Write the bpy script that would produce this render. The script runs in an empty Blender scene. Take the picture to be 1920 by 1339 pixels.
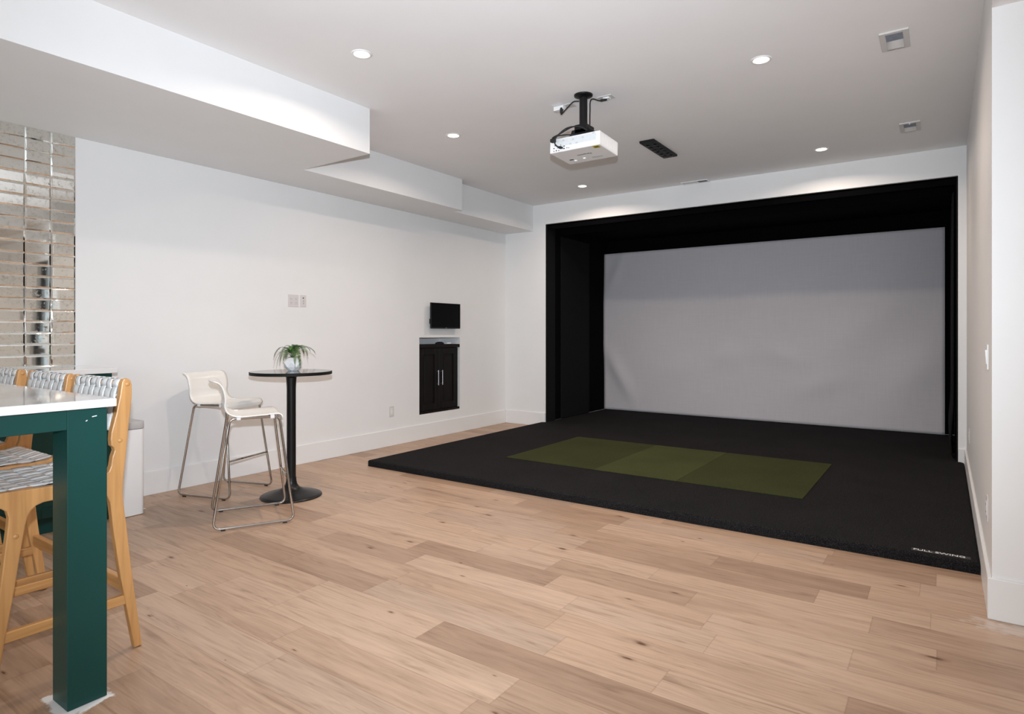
import bpy, bmesh, math, random
from mathutils import Vector, Matrix
PI = math.pi
random.seed(7)
S = bpy.context.scene
COL = S.collection

# ------------------------------------------------------------------ dimensions (metres; camera stands at x=0, y=0)
XL, YB, ZC, XR = -5.167, 7.259, 3.057, 0.1774
ZS = 2.702                      # underside of the soffits
XS1, YS1, XS2, YS2, XS3 = -3.729, 3.384, -4.564, 5.546, -4.696
OL, OR, OT = -4.494, 0.112, 2.781   # alcove opening
YA = 9.20                       # back of alcove
YP = 3.512                      # face of the dividing wall
ZH = 2.74                       # lower ceiling to the right
BB, BT = 0.185, 0.016           # baseboard
YS, XE = -3.6, 4.4              # unseen ends of the room

# ------------------------------------------------------------------ materials
def new_mat(name):
    m = bpy.data.materials.new(name); m.use_nodes = True
    nt = m.node_tree; b = nt.nodes['Principled BSDF']
    return m, nt, b
def N(nt, t, **kw):
    n = nt.nodes.new(t)
    for k, v in kw.items():
        if hasattr(n, k): setattr(n, k, v)
        else: n.inputs[k].default_value = v
    return n
def L(nt, a, b): nt.links.new(a, b)
def math_n(nt, op, a, b=None, c=None):
    n = nt.nodes.new('ShaderNodeMath'); n.operation = op
    for i, q in enumerate((a, b, c)):
        if q is None: continue
        if isinstance(q, (int, float)): n.inputs[i].default_value = q
        else: nt.links.new(q, n.inputs[i])
    return n.outputs[0]
def ramp(nt, fac, stops):
    r = nt.nodes.new('ShaderNodeValToRGB')
    e = r.color_ramp.elements
    while len(e) < len(stops): e.new(0.5)
    for q, (p, c) in zip(e, stops): q.position = p; q.color = (*c, 1)
    nt.links.new(fac, r.inputs[0]); return r.outputs[0]
def mixc(nt, fac, a, b, mode='MIX'):
    n = nt.nodes.new('ShaderNodeMix'); n.data_type = 'RGBA'; n.blend_type = mode
    for s, q in ((0, fac), (6, a), (7, b)):
        if isinstance(q, (int, float)): n.inputs[s].default_value = q
        elif isinstance(q, tuple): n.inputs[s].default_value = (*q, 1)
        else: nt.links.new(q, n.inputs[s])
    return n.outputs[2]
def bump(nt, b, h, strength=.2, dist=.01):
    n = nt.nodes.new('ShaderNodeBump'); n.inputs['Strength'].default_value = strength; n.inputs['Distance'].default_value = dist
    nt.links.new(h, n.inputs['Height']); nt.links.new(n.outputs[0], b.inputs['Normal'])
def simple(name, col, rough=.5, metal=0, noise=0, scale=60, bstr=0, spec=.5, coat=0):
    m, nt, b = new_mat(name)
    b.inputs['Roughness'].default_value = rough; b.inputs['Metallic'].default_value = metal
    b.inputs['Specular IOR Level'].default_value = spec; b.inputs['Coat Weight'].default_value = coat
    tc = N(nt, 'ShaderNodeTexCoord'); nz = N(nt, 'ShaderNodeTexNoise', Scale=scale, Detail=3.0)
    L(nt, tc.outputs['Object'], nz.inputs['Vector'])
    k = noise
    c = ramp(nt, nz.outputs['Fac'], [(.3, tuple(v*(1-k) for v in col)), (.7, tuple(min(1, v*(1+k)) for v in col))])
    L(nt, c, b.inputs['Base Color'])
    if bstr: bump(nt, b, nz.outputs['Fac'], bstr, .004)
    return m
M = {}
M['wall'] = simple('white_wall_paint', (.80, .80, .80), .55, noise=.01, scale=3, bstr=0)
M['ceil'] = simple('white_ceiling_paint', (.88, .87, .87), .9, noise=.01, scale=3)
M['trim'] = simple('white_trim_paint', (.80, .80, .80), .35, noise=.005, scale=5)
M['black_fabric'] = simple('black_felt_fabric', (.0065, .0065, .0075), .95, noise=.5, scale=220, bstr=.3, spec=.15)
M['black_velvet'] = simple('black_velvet_fabric', (.0025, .0025, .003), 1, noise=.3, scale=200, spec=.05)
M['black_plastic'] = simple('black_plastic', (.006, .006, .0065), .5, noise=.1, spec=.3)
M['black_metal'] = simple('black_powder_coat', (.007, .007, .0075), .34, noise=.15, scale=300, bstr=.05, spec=.25)
M['gloss_black'] = simple('glossy_black_glass', (.002, .002, .0025), .2, spec=.12)
M['white_plastic'] = simple('white_plastic', (.80, .80, .80), .35)
M['offwhite_shell'] = simple('cream_moulded_plastic', (.86, .84, .80), .22, noise=.01, scale=4)
M['chrome'] = simple('chrome', (.50, .475, .45), .09, 1)
M['steel'] = simple('brushed_steel', (.62, .62, .62), .28, 1, noise=.05, scale=80)
M['grey_metal'] = simple('grey_vent_metal', (.66, .645, .63), .6)
M['damper'] = simple('dark_vent_blades', (.20, .22, .26), .5, noise=.1)
M['green'] = simple('dark_green_lacquer', (.0058, .047, .041), .36, noise=.03, scale=6, spec=.28)
M['green_turf'] = None
M['lid'] = simple('grey_plastic_lid', (.50, .495, .49), .4)
M['bin'] = simple('white_painted_steel', (.80, .80, .80), .3, noise=.01, scale=5)
M['espresso'] = None
M['pot'] = simple('white_ceramic', (.80, .80, .81), .4, noise=.02, scale=30)
M['soil'] = simple('dark_soil', (.02, .015, .01), .9, noise=.4, scale=90, bstr=.5)
M['rubber'] = simple('black_rubber', (.01, .01, .01), .7)
M['yellow'] = simple('yellow_label', (.42, .36, .01), .5)
M['ink'] = simple('dark_ink', (.03, .03, .03), .6)
M['white_ink'] = simple('white_ink', (.85, .83, .83), .5)
M['tag_grey'] = simple('grey_tag_fabric', (.028, .026, .026), .8, noise=.3, scale=200)
M['outlet'] = simple('pale_outlet_plastic', (.66, .63, .62), .35)
M['slot'] = simple('dark_slot', (.03, .03, .03), .6)
M['frame_dark'] = simple('dark_bronze_frame', (.03, .03, .03), .4)
M['projector_white'] = simple('white_projector_shell', (.82, .82, .82), .45)

def quartz():
    m, nt, b = new_mat('white_quartz')
    tc = N(nt, 'ShaderNodeTexCoord'); nz = N(nt, 'ShaderNodeTexNoise', Scale=7.0, Detail=8.0)
    L(nt, tc.outputs['Object'], nz.inputs['Vector'])
    L(nt, ramp(nt, nz.outputs['Fac'], [(.3, (.70, .70, .71)), (.7, (.77, .77, .77))]), b.inputs['Base Color'])
    b.inputs['Roughness'].default_value = .06
    b.inputs['Specular IOR Level'].default_value = .7
    return m
M['quartz'] = quartz()

def wood(name, c1, c2, axis=2, rough=.4, scale=1.0, contrast=1.0):
    m, nt, b = new_mat(name)
    tc = N(nt, 'ShaderNodeTexCoord'); mp = N(nt, 'ShaderNodeMapping')
    sc = [40*scale]*3; sc[axis] = 2.2*scale
    mp.inputs['Scale'].default_value = sc
    L(nt, tc.outputs['Object'], mp.inputs['Vector'])
    nz = N(nt, 'ShaderNodeTexNoise', Scale=1.0, Detail=6.0, Distortion=.6); L(nt, mp.outputs[0], nz.inputs['Vector'])
    L(nt, ramp(nt, nz.outputs['Fac'], [(.3, c1), (.68, c2)]), b.inputs['Base Color'])
    b.inputs['Roughness'].default_value = rough
    bump(nt, b, nz.outputs['Fac'], .06, .002)
    return m
M['oak'] = wood('honey_oak', (.44, .215, .075), (.60, .315, .115))
M['oak_x'] = wood('honey_oak_rail', (.44, .215, .075), (.60, .315, .115), axis=0)
M['oak_y'] = wood('honey_oak_stretcher', (.44, .215, .075), (.60, .315, .115), axis=1)
M['espresso'] = wood('espresso_wood', (.0035, .0024, .0022), (.0065, .0045, .004), rough=.5)
M['espresso'].node_tree.nodes['Principled BSDF'].inputs['Specular IOR Level'].default_value = .22

def leather():
    m, nt, b = new_mat('silver_white_leather')
    tc = N(nt, 'ShaderNodeTexCoord'); nz = N(nt, 'ShaderNodeTexNoise', Scale=45.0, Detail=4.0)
    L(nt, tc.outputs['Object'], nz.inputs['Vector'])
    L(nt, ramp(nt, nz.outputs['Fac'], [(.3, (.60, .60, .60)), (.7, (.72, .72, .72))]), b.inputs['Base Color'])
    b.inputs['Roughness'].default_value = .24; b.inputs['Metallic'].default_value = .1
    return m
M['leather'] = leather()

def floor_mat():
    m, nt, b = new_mat('oak_plank_floor')
    geo = N(nt, 'ShaderNodeNewGeometry'); sep = N(nt, 'ShaderNodeSeparateXYZ'); L(nt, geo.outputs['Position'], sep.inputs[0])
    X, Y = sep.outputs[0], sep.outputs[1]
    W, LEN = .19, 1.75
    yv = math_n(nt, 'DIVIDE', Y, W); row = math_n(nt, 'FLOOR', yv); fy = math_n(nt, 'SUBTRACT', yv, row)
    wn = N(nt, 'ShaderNodeTexWhiteNoise', noise_dimensions='1D'); L(nt, row, wn.inputs['W'])
    off = math_n(nt, 'MULTIPLY', wn.outputs['Value'], LEN*7.3)
    xv = math_n(nt, 'DIVIDE', math_n(nt, 'ADD', X, off), LEN); c0 = math_n(nt, 'FLOOR', xv); fx0 = math_n(nt, 'SUBTRACT', xv, c0)
    # each cell is cut once more at a random place, for boards of uneven length
    cv = N(nt, 'ShaderNodeCombineXYZ'); L(nt, row, cv.inputs[0]); L(nt, c0, cv.inputs[1])
    w2 = N(nt, 'ShaderNodeTexWhiteNoise', noise_dimensions='2D'); L(nt, cv.outputs[0], w2.inputs['Vector'])
    cut = math_n(nt, 'ADD', math_n(nt, 'MULTIPLY', w2.outputs['Value'], .5), .25)
    sec = math_n(nt, 'GREATER_THAN', fx0, cut)
    idx = math_n(nt, 'ADD', math_n(nt, 'MULTIPLY', c0, 2.0), sec)
    cv2 = N(nt, 'ShaderNodeCombineXYZ'); L(nt, row, cv2.inputs[0]); L(nt, idx, cv2.inputs[1]); cv2.inputs[2].default_value = 3.7
    w3 = N(nt, 'ShaderNodeTexWhiteNoise', noise_dimensions='3D'); L(nt, cv2.outputs[0], w3.inputs['Vector'])
    tone = w3.outputs['Value']
    # seams
    dyy = math_n(nt, 'MULTIPLY', math_n(nt, 'MINIMUM', fy, math_n(nt, 'SUBTRACT', 1.0, fy)), W)
    dx1 = math_n(nt, 'MULTIPLY', math_n(nt, 'MINIMUM', fx0, math_n(nt, 'SUBTRACT', 1.0, fx0)), LEN)
    dx2 = math_n(nt, 'MULTIPLY', math_n(nt, 'ABSOLUTE', math_n(nt, 'SUBTRACT', fx0, cut)), LEN)
    d = math_n(nt, 'MINIMUM', dyy, math_n(nt, 'MINIMUM', dx1, dx2))
    seam = ramp(nt, math_n(nt, 'DIVIDE', d, .0035), [(.0, (0, 0, 0)), (1.0, (1, 1, 1))])
    # grain: along X, shifted per board
    gv = N(nt, 'ShaderNodeCombineXYZ')
    L(nt, math_n(nt, 'MULTIPLY', X, 1.3), gv.inputs[0]); L(nt, math_n(nt, 'MULTIPLY', Y, 16.0), gv.inputs[1]); L(nt, math_n(nt, 'MULTIPLY', tone, 60.0), gv.inputs[2])
    g1 = N(nt, 'ShaderNodeTexNoise', Scale=1.6, Detail=7.0, Distortion=1.6, Roughness=.6); L(nt, gv.outputs[0], g1.inputs['Vector'])
    gv2 = N(nt, 'ShaderNodeCombineXYZ')
    L(nt, math_n(nt, 'MULTIPLY', X, 5.0), gv2.inputs[0]); L(nt, math_n(nt, 'MULTIPLY', Y, 130.0), gv2.inputs[1]); L(nt, math_n(nt, 'MULTIPLY', tone, 30.0), gv2.inputs[2])
    g2 = N(nt, 'ShaderNodeTexNoise', Scale=1.0, Detail=3.0); L(nt, gv2.outputs[0], g2.inputs['Vector'])
    base = ramp(nt, tone, [(.0, (0.335, 0.213, 0.140)), (.18, (0.424, 0.283, 0.194)), (.5, (0.482, 0.326, 0.225)), (.82, (0.521, 0.364, 0.260)), (1.0, (0.406, 0.287, 0.209))])
    grain = ramp(nt, g1.outputs['Fac'], [(.27, (.60, .55, .51)), (.42, (.90, .885, .87)), (.56, (1.02, 1.02, 1.02)), (.8, (1.12, 1.12, 1.11))])
    fine = ramp(nt, g2.outputs['Fac'], [(.3, (.93, .92, .91)), (.7, (1.04, 1.04, 1.04))])
    c = mixc(nt, 1.0, base, grain, 'MULTIPLY'); c = mixc(nt, 1.0, c, fine, 'MULTIPLY')
    sv = N(nt, 'ShaderNodeCombineXYZ')
    L(nt, math_n(nt, 'MULTIPLY', X, 1.1), sv.inputs[0]); L(nt, math_n(nt, 'MULTIPLY', Y, 9.0), sv.inputs[1]); L(nt, math_n(nt, 'MULTIPLY', tone, 41.0), sv.inputs[2])
    g3 = N(nt, 'ShaderNodeTexNoise', Scale=1.0, Detail=4.0, Distortion=.8); L(nt, sv.outputs[0], g3.inputs['Vector'])
    c = mixc(nt, 1.0, c, ramp(nt, g3.outputs['Fac'], [(.22, (.74, .70, .66)), (.40, (.97, .965, .96)), (.7, (1.03, 1.03, 1.03))]), 'MULTIPLY')
    # knots
    kv = N(nt, 'ShaderNodeCombineXYZ')
    wob = math_n(nt, 'MULTIPLY', g1.outputs['Fac'], .10)
    L(nt, math_n(nt, "MULTIPLY", X, 1.15), kv.inputs[0]); L(nt, math_n(nt, 'ADD', math_n(nt, "MULTIPLY", Y, 3.4), wob), kv.inputs[1])
    vo = N(nt, 'ShaderNodeTexVoronoi', Scale=1.0, Randomness=1.0); vo.voronoi_dimensions = '2D'; L(nt, kv.outputs[0], vo.inputs['Vector'])
    sepc = N(nt, 'ShaderNodeSeparateColor'); L(nt, vo.outputs['Color'], sepc.inputs[0])
    size = math_n(nt, 'MULTIPLY', math_n(nt, 'MAXIMUM', math_n(nt, 'SUBTRACT', sepc.outputs[0], .22), 0.001), .10)
    kd = math_n(nt, 'DIVIDE', vo.outputs['Distance'], size)
    knot = ramp(nt, kd, [(.0, (.20, .14, .10)), (.28, (.34, .25, .19)), (.55, (.80, .76, .72)), (1.0, (1, 1, 1))])
    c = mixc(nt, 1.0, c, knot, 'MULTIPLY')
    # pale dust trodden round the green table post and by the dividing wall
    def dust(cx, cy, rx, ry):
        ax = math_n(nt, 'DIVIDE', math_n(nt, 'ABSOLUTE', math_n(nt, 'SUBTRACT', X, cx)), rx)
        ay = math_n(nt, 'DIVIDE', math_n(nt, 'ABSOLUTE', math_n(nt, 'SUBTRACT', Y, cy)), ry)
        return math_n(nt, 'MAXIMUM', ax, ay)
    dn = N(nt, 'ShaderNodeTexNoise', Scale=22.0, Detail=5.0); L(nt, geo.outputs['Position'], dn.inputs['Vector'])
    dd = math_n(nt, 'ADD', dust(-2.495, .915, .105, .085), math_n(nt, 'MULTIPLY', math_n(nt, 'SUBTRACT', dn.outputs['Fac'], .5), .9))
    dm = ramp(nt, dd, [(.88, (1, 1, 1)), (1.02, (0, 0, 0))])
    d2 = math_n(nt, 'ADD', dust(.30, 3.43, .22, .07), math_n(nt, 'MULTIPLY', math_n(nt, 'SUBTRACT', dn.outputs['Fac'], .5), 2.2))
    dm2 = ramp(nt, d2, [(.5, (.35, .35, .35)), (1.1, (0, 0, 0))])
    c = mixc(nt, seam, mixc(nt, 1.0, c, (.80, .765, .73), 'MULTIPLY'), c)
    c = mixc(nt, dm, c, (.78, .77, .76)); c = mixc(nt, dm2, c, (.75, .73, .71))
    L(nt, c, b.inputs['Base Color'])
    b.inputs['Roughness'].default_value = .42
    hh = math_n(nt, 'ADD', math_n(nt, 'MULTIPLY', g2.outputs['Fac'], .15), seam)
    bump(nt, b, hh, .18, .0015)
    return m
M['floor'] = floor_mat()

def pile(name, cols, scale, bs=.8, dist=.006):
    m, nt, b = new_mat(name)
    tc = N(nt, 'ShaderNodeTexCoord')
    nz = N(nt, 'ShaderNodeTexNoise', Scale=scale, Detail=3.0, Roughness=.7); L(nt, tc.outputs['Object'], nz.inputs['Vector'])
    n2 = N(nt, 'ShaderNodeTexNoise', Scale=2.2, Detail=2.0); L(nt, tc.outputs['Object'], n2.inputs['Vector'])
    c = ramp(nt, nz.outputs['Fac'], [(.3, cols[0]), (.5, cols[1]), (.72, cols[2])])
    c = mixc(nt, 1.0, c, ramp(nt, n2.outputs['Fac'], [(.3, (.9, .9, .9)), (.7, (1.1, 1.1, 1.1))]), 'MULTIPLY')
    L(nt, c, b.inputs['Base Color'])
    b.inputs['Roughness'].default_value = 1; b.inputs['Specular IOR Level'].default_value = .1
    bump(nt, b, nz.outputs['Fac'], bs, dist)
    return m
M['carpet'] = pile('black_carpet_pile', ((.0030, .0028, .0030), (.0115, .0108, .0112), (.046, .044, .045)), 165, 1.0, .007)
M['turf_a'] = pile('olive_green_turf', ((.024, .0275, .0085), (.037, .042, .0145), (.058, .064, .024)), 150, .5)
M['turf_b'] = pile('lighter_green_turf', ((.034, .0385, .0125), (.050, .0565, .0205), (.074, .082, .032)), 150, .5)

def screen_mat():
    m, nt, b = new_mat('grey_woven_screen')
    tc = N(nt, 'ShaderNodeTexCoord'); mp = N(nt, 'ShaderNodeMapping'); mp.inputs['Scale'].default_value = (3, 1, 90)
    L(nt, tc.outputs['Object'], mp.inputs['Vector'])
    nz = N(nt, 'ShaderNodeTexNoise', Scale=1.0, Detail=3.0); L(nt, mp.outputs[0], nz.inputs['Vector'])
    m2 = N(nt, 'ShaderNodeMapping'); m2.inputs['Scale'].default_value = (90, 1, 3); L(nt, tc.outputs['Object'], m2.inputs['Vector'])
    n2 = N(nt, 'ShaderNodeTexNoise', Scale=1.0, Detail=3.0); L(nt, m2.outputs[0], n2.inputs['Vector'])
    f = math_n(nt, 'MULTIPLY', math_n(nt, 'ADD', nz.outputs['Fac'], n2.outputs['Fac']), .5)
    L(nt, ramp(nt, f, [(.3, (.55, .53, .56)), (.7, (.60, .58, .605))]), b.inputs['Base Color'])
    b.inputs['Roughness'].default_value = .9; b.inputs['Specular IOR Level'].default_value = .15
    return m
M['screen'] = screen_mat()

def antique_mirror():
    m, nt, b = new_mat('antique_mirror')
    tc = N(nt, 'ShaderNodeTexCoord')
    nz = N(nt, 'ShaderNodeTexNoise', Scale=38.0, Detail=6.0, Roughness=.72); L(nt, tc.outputs['Object'], nz.inputs['Vector'])
    n2 = N(nt, 'ShaderNodeTexNoise', Scale=5.0, Detail=2.0); L(nt, tc.outputs['Object'], n2.inputs['Vector'])
    f = math_n(nt, 'ADD', math_n(nt, 'MULTIPLY', nz.outputs['Fac'], .8), math_n(nt, 'MULTIPLY', n2.outputs['Fac'], .25))
    L(nt, ramp(nt, f, [(.34, (.24, .23, .21)), (.41, (.70, .70, .65)), (.52, (.86, .87, .83))]), b.inputs['Base Color'])
    b.inputs['Metallic'].default_value = 1
    L(nt, ramp(nt, f, [(.36, (.30, .30, .30)), (.46, (.03, .03, .03))]), b.inputs['Roughness'])
    return m
M['mirror'] = antique_mirror()

def leaf_mat():
    m, nt, b = new_mat('fern_leaf')
    tc = N(nt, 'ShaderNodeTexCoord'); nz = N(nt, 'ShaderNodeTexNoise', Scale=14.0, Detail=2.0); L(nt, tc.outputs['Object'], nz.inputs['Vector'])
    L(nt, ramp(nt, nz.outputs['Fac'], [(.35, (.012, .045, .008)), (.55, (.04, .12, .018)), (.75, (.13, .24, .04))]), b.inputs['Base Color'])
    b.inputs['Roughness'].default_value = .45
    return m
M['leaf'] = leaf_mat()

def emit(name, col, s):
    m, nt, b = new_mat(name)
    b.inputs['Emission Color'].default_value = (*col, 1); b.inputs['Emission Strength'].default_value = s
    b.inputs['Base Color'].default_value = (.9, .9, .9, 1)
    return m
M['lamp'] = emit('lit_lamp_lens', (1, .86, .72), 9)

def glass():
    m, nt, b = new_mat('door_glass')
    b.inputs['Base Color'].default_value = (.93, .96, .95, 1); b.inputs['Roughness'].default_value = .05
    b.inputs['Transmission Weight'].default_value = 1; b.inputs['IOR'].default_value = 1.1
    return m
M['glass'] = glass()

# ------------------------------------------------------------------ mesh helpers
class MB:
    def __init__(s): s.bm = bmesh.new()
    def _add(s, verts, faces, mat=None):
        vs = [s.bm.verts.new(Vector(v) if mat is None else mat @ Vector(v)) for v in verts]
        fs = []
        for f in faces:
            try: fs.append(s.bm.faces.new([vs[i] for i in f]))
            except ValueError: pass
        return vs, fs
    def box(s, lo, hi, bevel=0, seg=2, mat=None):
        b = bmesh.new()
        x0, y0, z0 = lo; x1, y1, z1 = hi
        v = [b.verts.new(p) for p in ((x0,y0,z0),(x1,y0,z0),(x1,y1,z0),(x0,y1,z0),(x0,y0,z1),(x1,y0,z1),(x1,y1,z1),(x0,y1,z1))]
        for f in ((0,3,2,1),(4,5,6,7),(0,1,5,4),(1,2,6,5),(2,3,7,6),(3,0,4,7)): b.faces.new([v[i] for i in f])
        if bevel: bmesh.ops.bevel(b, geom=b.edges[:], offset=bevel, segments=seg, affect='EDGES', profile=.5)
        s.merge(b, mat); return s
    def merge(s, b, mat=None):
        if mat is not None: bmesh.ops.transform(b, matrix=mat, verts=b.verts)
        me = bpy.data.meshes.new('tmp'); b.to_mesh(me); b.free(); s.bm.from_mesh(me); bpy.data.meshes.remove(me)
    def prism(s, poly, axis, lo, hi, bevel=0, seg=2):
        """poly of 2-D points extruded along axis 0/1/2 from lo to hi (the points fill the other two axes in order)"""
        b = bmesh.new()
        def pt(p, h):
            q = list(p); q.insert(axis, h); return q
        a = [b.verts.new(pt(p, lo)) for p in poly]; c = [b.verts.new(pt(p, hi)) for p in poly]
        n = len(poly)
        f1 = b.faces.new(a); f2 = b.faces.new(c[::-1])
        for i in range(n): b.faces.new((a[i], c[i], c[(i+1) % n], a[(i+1) % n]))
        bmesh.ops.recalc_face_normals(b, faces=b.faces)
        if bevel:
            es = [e for f in (f1, f2) for e in f.edges]
            bmesh.ops.bevel(b, geom=es, offset=bevel, segments=seg, affect='EDGES', profile=.5)
        bmesh.ops.triangulate(b, faces=[f for f in b.faces if len(f.verts) > 4])
        s.merge(b); return s
    def tube(s, pts, r, n=10, closed=False, caps=True):
        pts = [Vector(p) for p in pts]; m = len(pts); rings = []
        up = None
        for i, p in enumerate(pts):
            a = pts[(i-1) % m] if (closed or i > 0) else p; c = pts[(i+1) % m] if (closed or i < m-1) else p
            t = (c-a).normalized()
            if up is None:
                up = Vector((0,0,1)) if abs(t.z) < .9 else Vector((1,0,0))
            up = (up - t*up.dot(t)).normalized(); w = t.cross(up)
            rr = r[i] if isinstance(r, (list, tuple)) else r
            rings.append([s.bm.verts.new(p + (up*math.cos(k*2*PI/n) + w*math.sin(k*2*PI/n))*rr) for k in range(n)])
        for i in range(m if closed else m-1):
            A, B = rings[i], rings[(i+1) % m]
            for k in range(n): s.bm.faces.new((A[k], A[(k+1) % n], B[(k+1) % n], B[k]))
        if caps and not closed:
            s.bm.faces.new(rings[0][::-1]); s.bm.faces.new(rings[-1])
        return s
    def lathe(s, prof, n=48, c=(0,0,0), mat=None):
        rings = []
        for r, z in prof:
            if r < 1e-6: rings.append([s.bm.verts.new((c[0], c[1], c[2]+z))])
            else: rings.append([s.bm.verts.new((c[0]+r*math.cos(k*2*PI/n), c[1]+r*math.sin(k*2*PI/n), c[2]+z)) for k in range(n)])
        for A, B in zip(rings, rings[1:]):
            for k in range(n):
                k2 = (k+1) % n
                if len(A) == 1: q = (A[0], B[k2], B[k]) if len(B) > 1 else None
                elif len(B) == 1: q = (A[k], A[k2], B[0])
                else: q = (A[k], A[k2], B[k2], B[k])
                if q: s.bm.faces.new(q)
        return s
    def grid(s, P):
        """P[i][j] points -> quads"""
        V = [[s.bm.verts.new(p) for p in row] for row in P]
        for i in range(len(V)-1):
            for j in range(len(V[0])-1): s.bm.faces.new((V[i][j], V[i+1][j], V[i+1][j+1], V[i][j+1]))
        return s
    def xf(s, mat): bmesh.ops.transform(s.bm, matrix=mat, verts=s.bm.verts); return s
    def build(s, name, mat, parent=None, smooth=False, autos=None, thick=0, off=-1):
        bm = s.bm
        bmesh.ops.recalc_face_normals(bm, faces=bm.faces)
        me = bpy.data.meshes.new(name); bm.to_mesh(me); bm.free()
        if smooth:
            for p in me.polygons: p.use_smooth = True
        o = bpy.data.objects.new(name, me); COL.objects.link(o)
        me.materials.append(M[mat] if isinstance(mat, str) else mat)
        if autos:
            me.set_sharp_from_angle(angle=math.radians(autos))
        if thick:
            md = o.modifiers.new('thickness', 'SOLIDIFY'); md.thickness = thick; md.offset = off
        if parent is not None: o.parent = parent
        return o
def tag(o, label, cat, group=None, kind=None):
    o['label'] = label; o['category'] = cat
    if group: o['group'] = group
    if kind: o['kind'] = kind
    return o
def thing(name, label, cat, loc=(0,0,0), rz=0, group=None, rx=0):
    o = bpy.data.objects.new(name, None); COL.objects.link(o); o.empty_display_size = .1
    o.location = loc; o.rotation_euler = (rx, 0, rz)
    return tag(o, label, cat, group)
def struct(name, mb, mat, label, cat): return tag(mb.build(name, mat), label, cat, kind='structure')
def dup(root, loc, rz, label, group=None):
    r = root.copy(); COL.objects.link(r); r.location = loc; r.rotation_euler = (root.rotation_euler[0], 0, rz); r['label'] = label
    if group: r['group'] = group
    for ch in list(root.children):
        c = ch.copy(); COL.objects.link(c); c.parent = r
        for g in list(ch.children):
            d = g.copy(); COL.objects.link(d); d.parent = c
    return r
def rounded(pts, r, closed=False, seg=6):
    """polyline with filleted corners"""
    pts = [Vector(p) for p in pts]; out = []; n = len(pts)
    for i, p in enumerate(pts):
        if not closed and i in (0, n-1): out.append(p); continue
        a, c = pts[(i-1) % n], pts[(i+1) % n]
        u, v = (a-p), (c-p); lu, lv = u.length, v.length; u.normalize(); v.normalize()
        ang = u.angle(v); t = min(r/math.tan(ang/2), lu*.45, lv*.45)
        p1, p2 = p+u*t, p+v*t
        for k in range(seg+1):
            f = k/seg; out.append(p1*(1-f)**2 + p*2*f*(1-f) + p2*f*f)
    return out
def spline(P, n=12):
    P = [Vector(tuple(p)+(0,)*(3-len(p))) for p in P]; out = []
    Q = [P[0]*2-P[1]] + P + [P[-1]*2-P[-2]]
    for i in range(1, len(Q)-2):
        a, b, c, d = Q[i-1:i+3]
        for k in range(n):
            t = k/n
            out.append(.5*((2*b)+(c-a)*t+(2*a-5*b+4*c-d)*t*t+(3*b-a-3*c+d)*t**3))
    out.append(P[-1]); return out
def text_mesh(name, body, size, mat, parent, M4, ext=.0006, width=1.0):
    cu = bpy.data.curves.new(name, 'FONT'); cu.body = body; cu.size = size; cu.extrude = ext; cu.align_x = 'CENTER'; cu.align_y = 'CENTER'
    t = bpy.data.objects.new(name + '_src', cu); COL.objects.link(t)
    dg = bpy.context.evaluated_depsgraph_get(); dg.update()
    me = bpy.data.meshes.new_from_object(t.evaluated_get(dg)); bpy.data.objects.remove(t); bpy.data.curves.remove(cu)
    me.transform(Matrix.Diagonal((width, 1, 1, 1))); me.transform(M4)
    me.name = name; me.materials.clear(); me.materials.append(M[mat])
    o = bpy.data.objects.new(name, me); COL.objects.link(o)
    if parent is not None: o.parent = parent
    return o

# ================================================================== THE SETTING
mb = MB(); mb.box((XL-.15, YS-.15, -.1), (XE+.15, YA+.2, 0))
struct('floor', mb, 'floor', 'pale oak plank floor with brown knots', 'floor')
mb = MB()
mb.box((XL-.15, YS-.15, ZC), (XR+.15, YA+.2, ZC+.12))                       # main ceiling
mb.box((XR, YS-.15, ZH), (XE+.15, YP, ZC+.12))                              # lower ceiling of the right hand zone
struct('ceiling', mb, 'ceil', 'smooth white ceiling with small round downlights', 'ceiling')
struct('trim_1', MB().box((XL, YS, ZS), (XS1, YS1, ZC)), 'wall', 'white dropped soffit box nearest the viewer, widest of the three', 'soffit')
struct('trim_2', MB().box((XL, YS1, ZS), (XS2, YS2, ZC)), 'wall', 'white dropped soffit box between the widest one and the narrowest one', 'soffit')
struct('trim_3', MB().box((XL, YS2, ZS), (XS3, YB, ZC)), 'wall', 'white dropped soffit box reaching the back wall, narrowest of the three', 'soffit')
# left wall with the cabinet niche
NY0, NY1, NZ0, NZ1, ND = 5.472, 6.236, .300, 1.228, .36
mb = MB()
mb.box((XL-.5, YS-.15, 0), (XL, NY0, ZC)); mb.box((XL-.5, NY1, 0), (XL, YA+.2, ZC))
mb.box((XL-.5, NY0, 0), (XL, NY1, NZ0)); mb.box((XL-.5, NY0, NZ1), (XL, NY1, ZC)); mb.box((XL-.5, NY0, NZ0), (XL-ND, NY1, NZ1))
struct('wall_left', mb, 'wall', 'long white wall with a small recessed cabinet niche', 'wall')
struct('wall_back', MB().box((OL, YB, OT), (OR, YA, ZC)), 'wall', 'white strip of back wall above the black screen recess', 'wall')
struct('wall_back_left', MB().box((XL, YB, 0), (OL, YA, ZC)), 'wall', 'white back wall left of the black screen recess', 'wall')
struct('wall_back_right', MB().box((OR, YB, 0), (XR, YA, ZC)), 'wall', 'narrow white back wall right of the black screen recess', 'wall')
struct('wall_back_recess', MB().box((XL, YA, 0), (XR, YA+.2, ZC)), 'wall', 'wall closing the back of the screen recess', 'wall')
mb = MB(); mb.box((XR, YP, 0), (XR+.16, YA+.2, ZC))
struct('wall_right', mb, 'wall', 'white right wall beside the black carpet', 'wall')
DX0, DX1, DZ = .40, 1.0, 2.44
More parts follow.
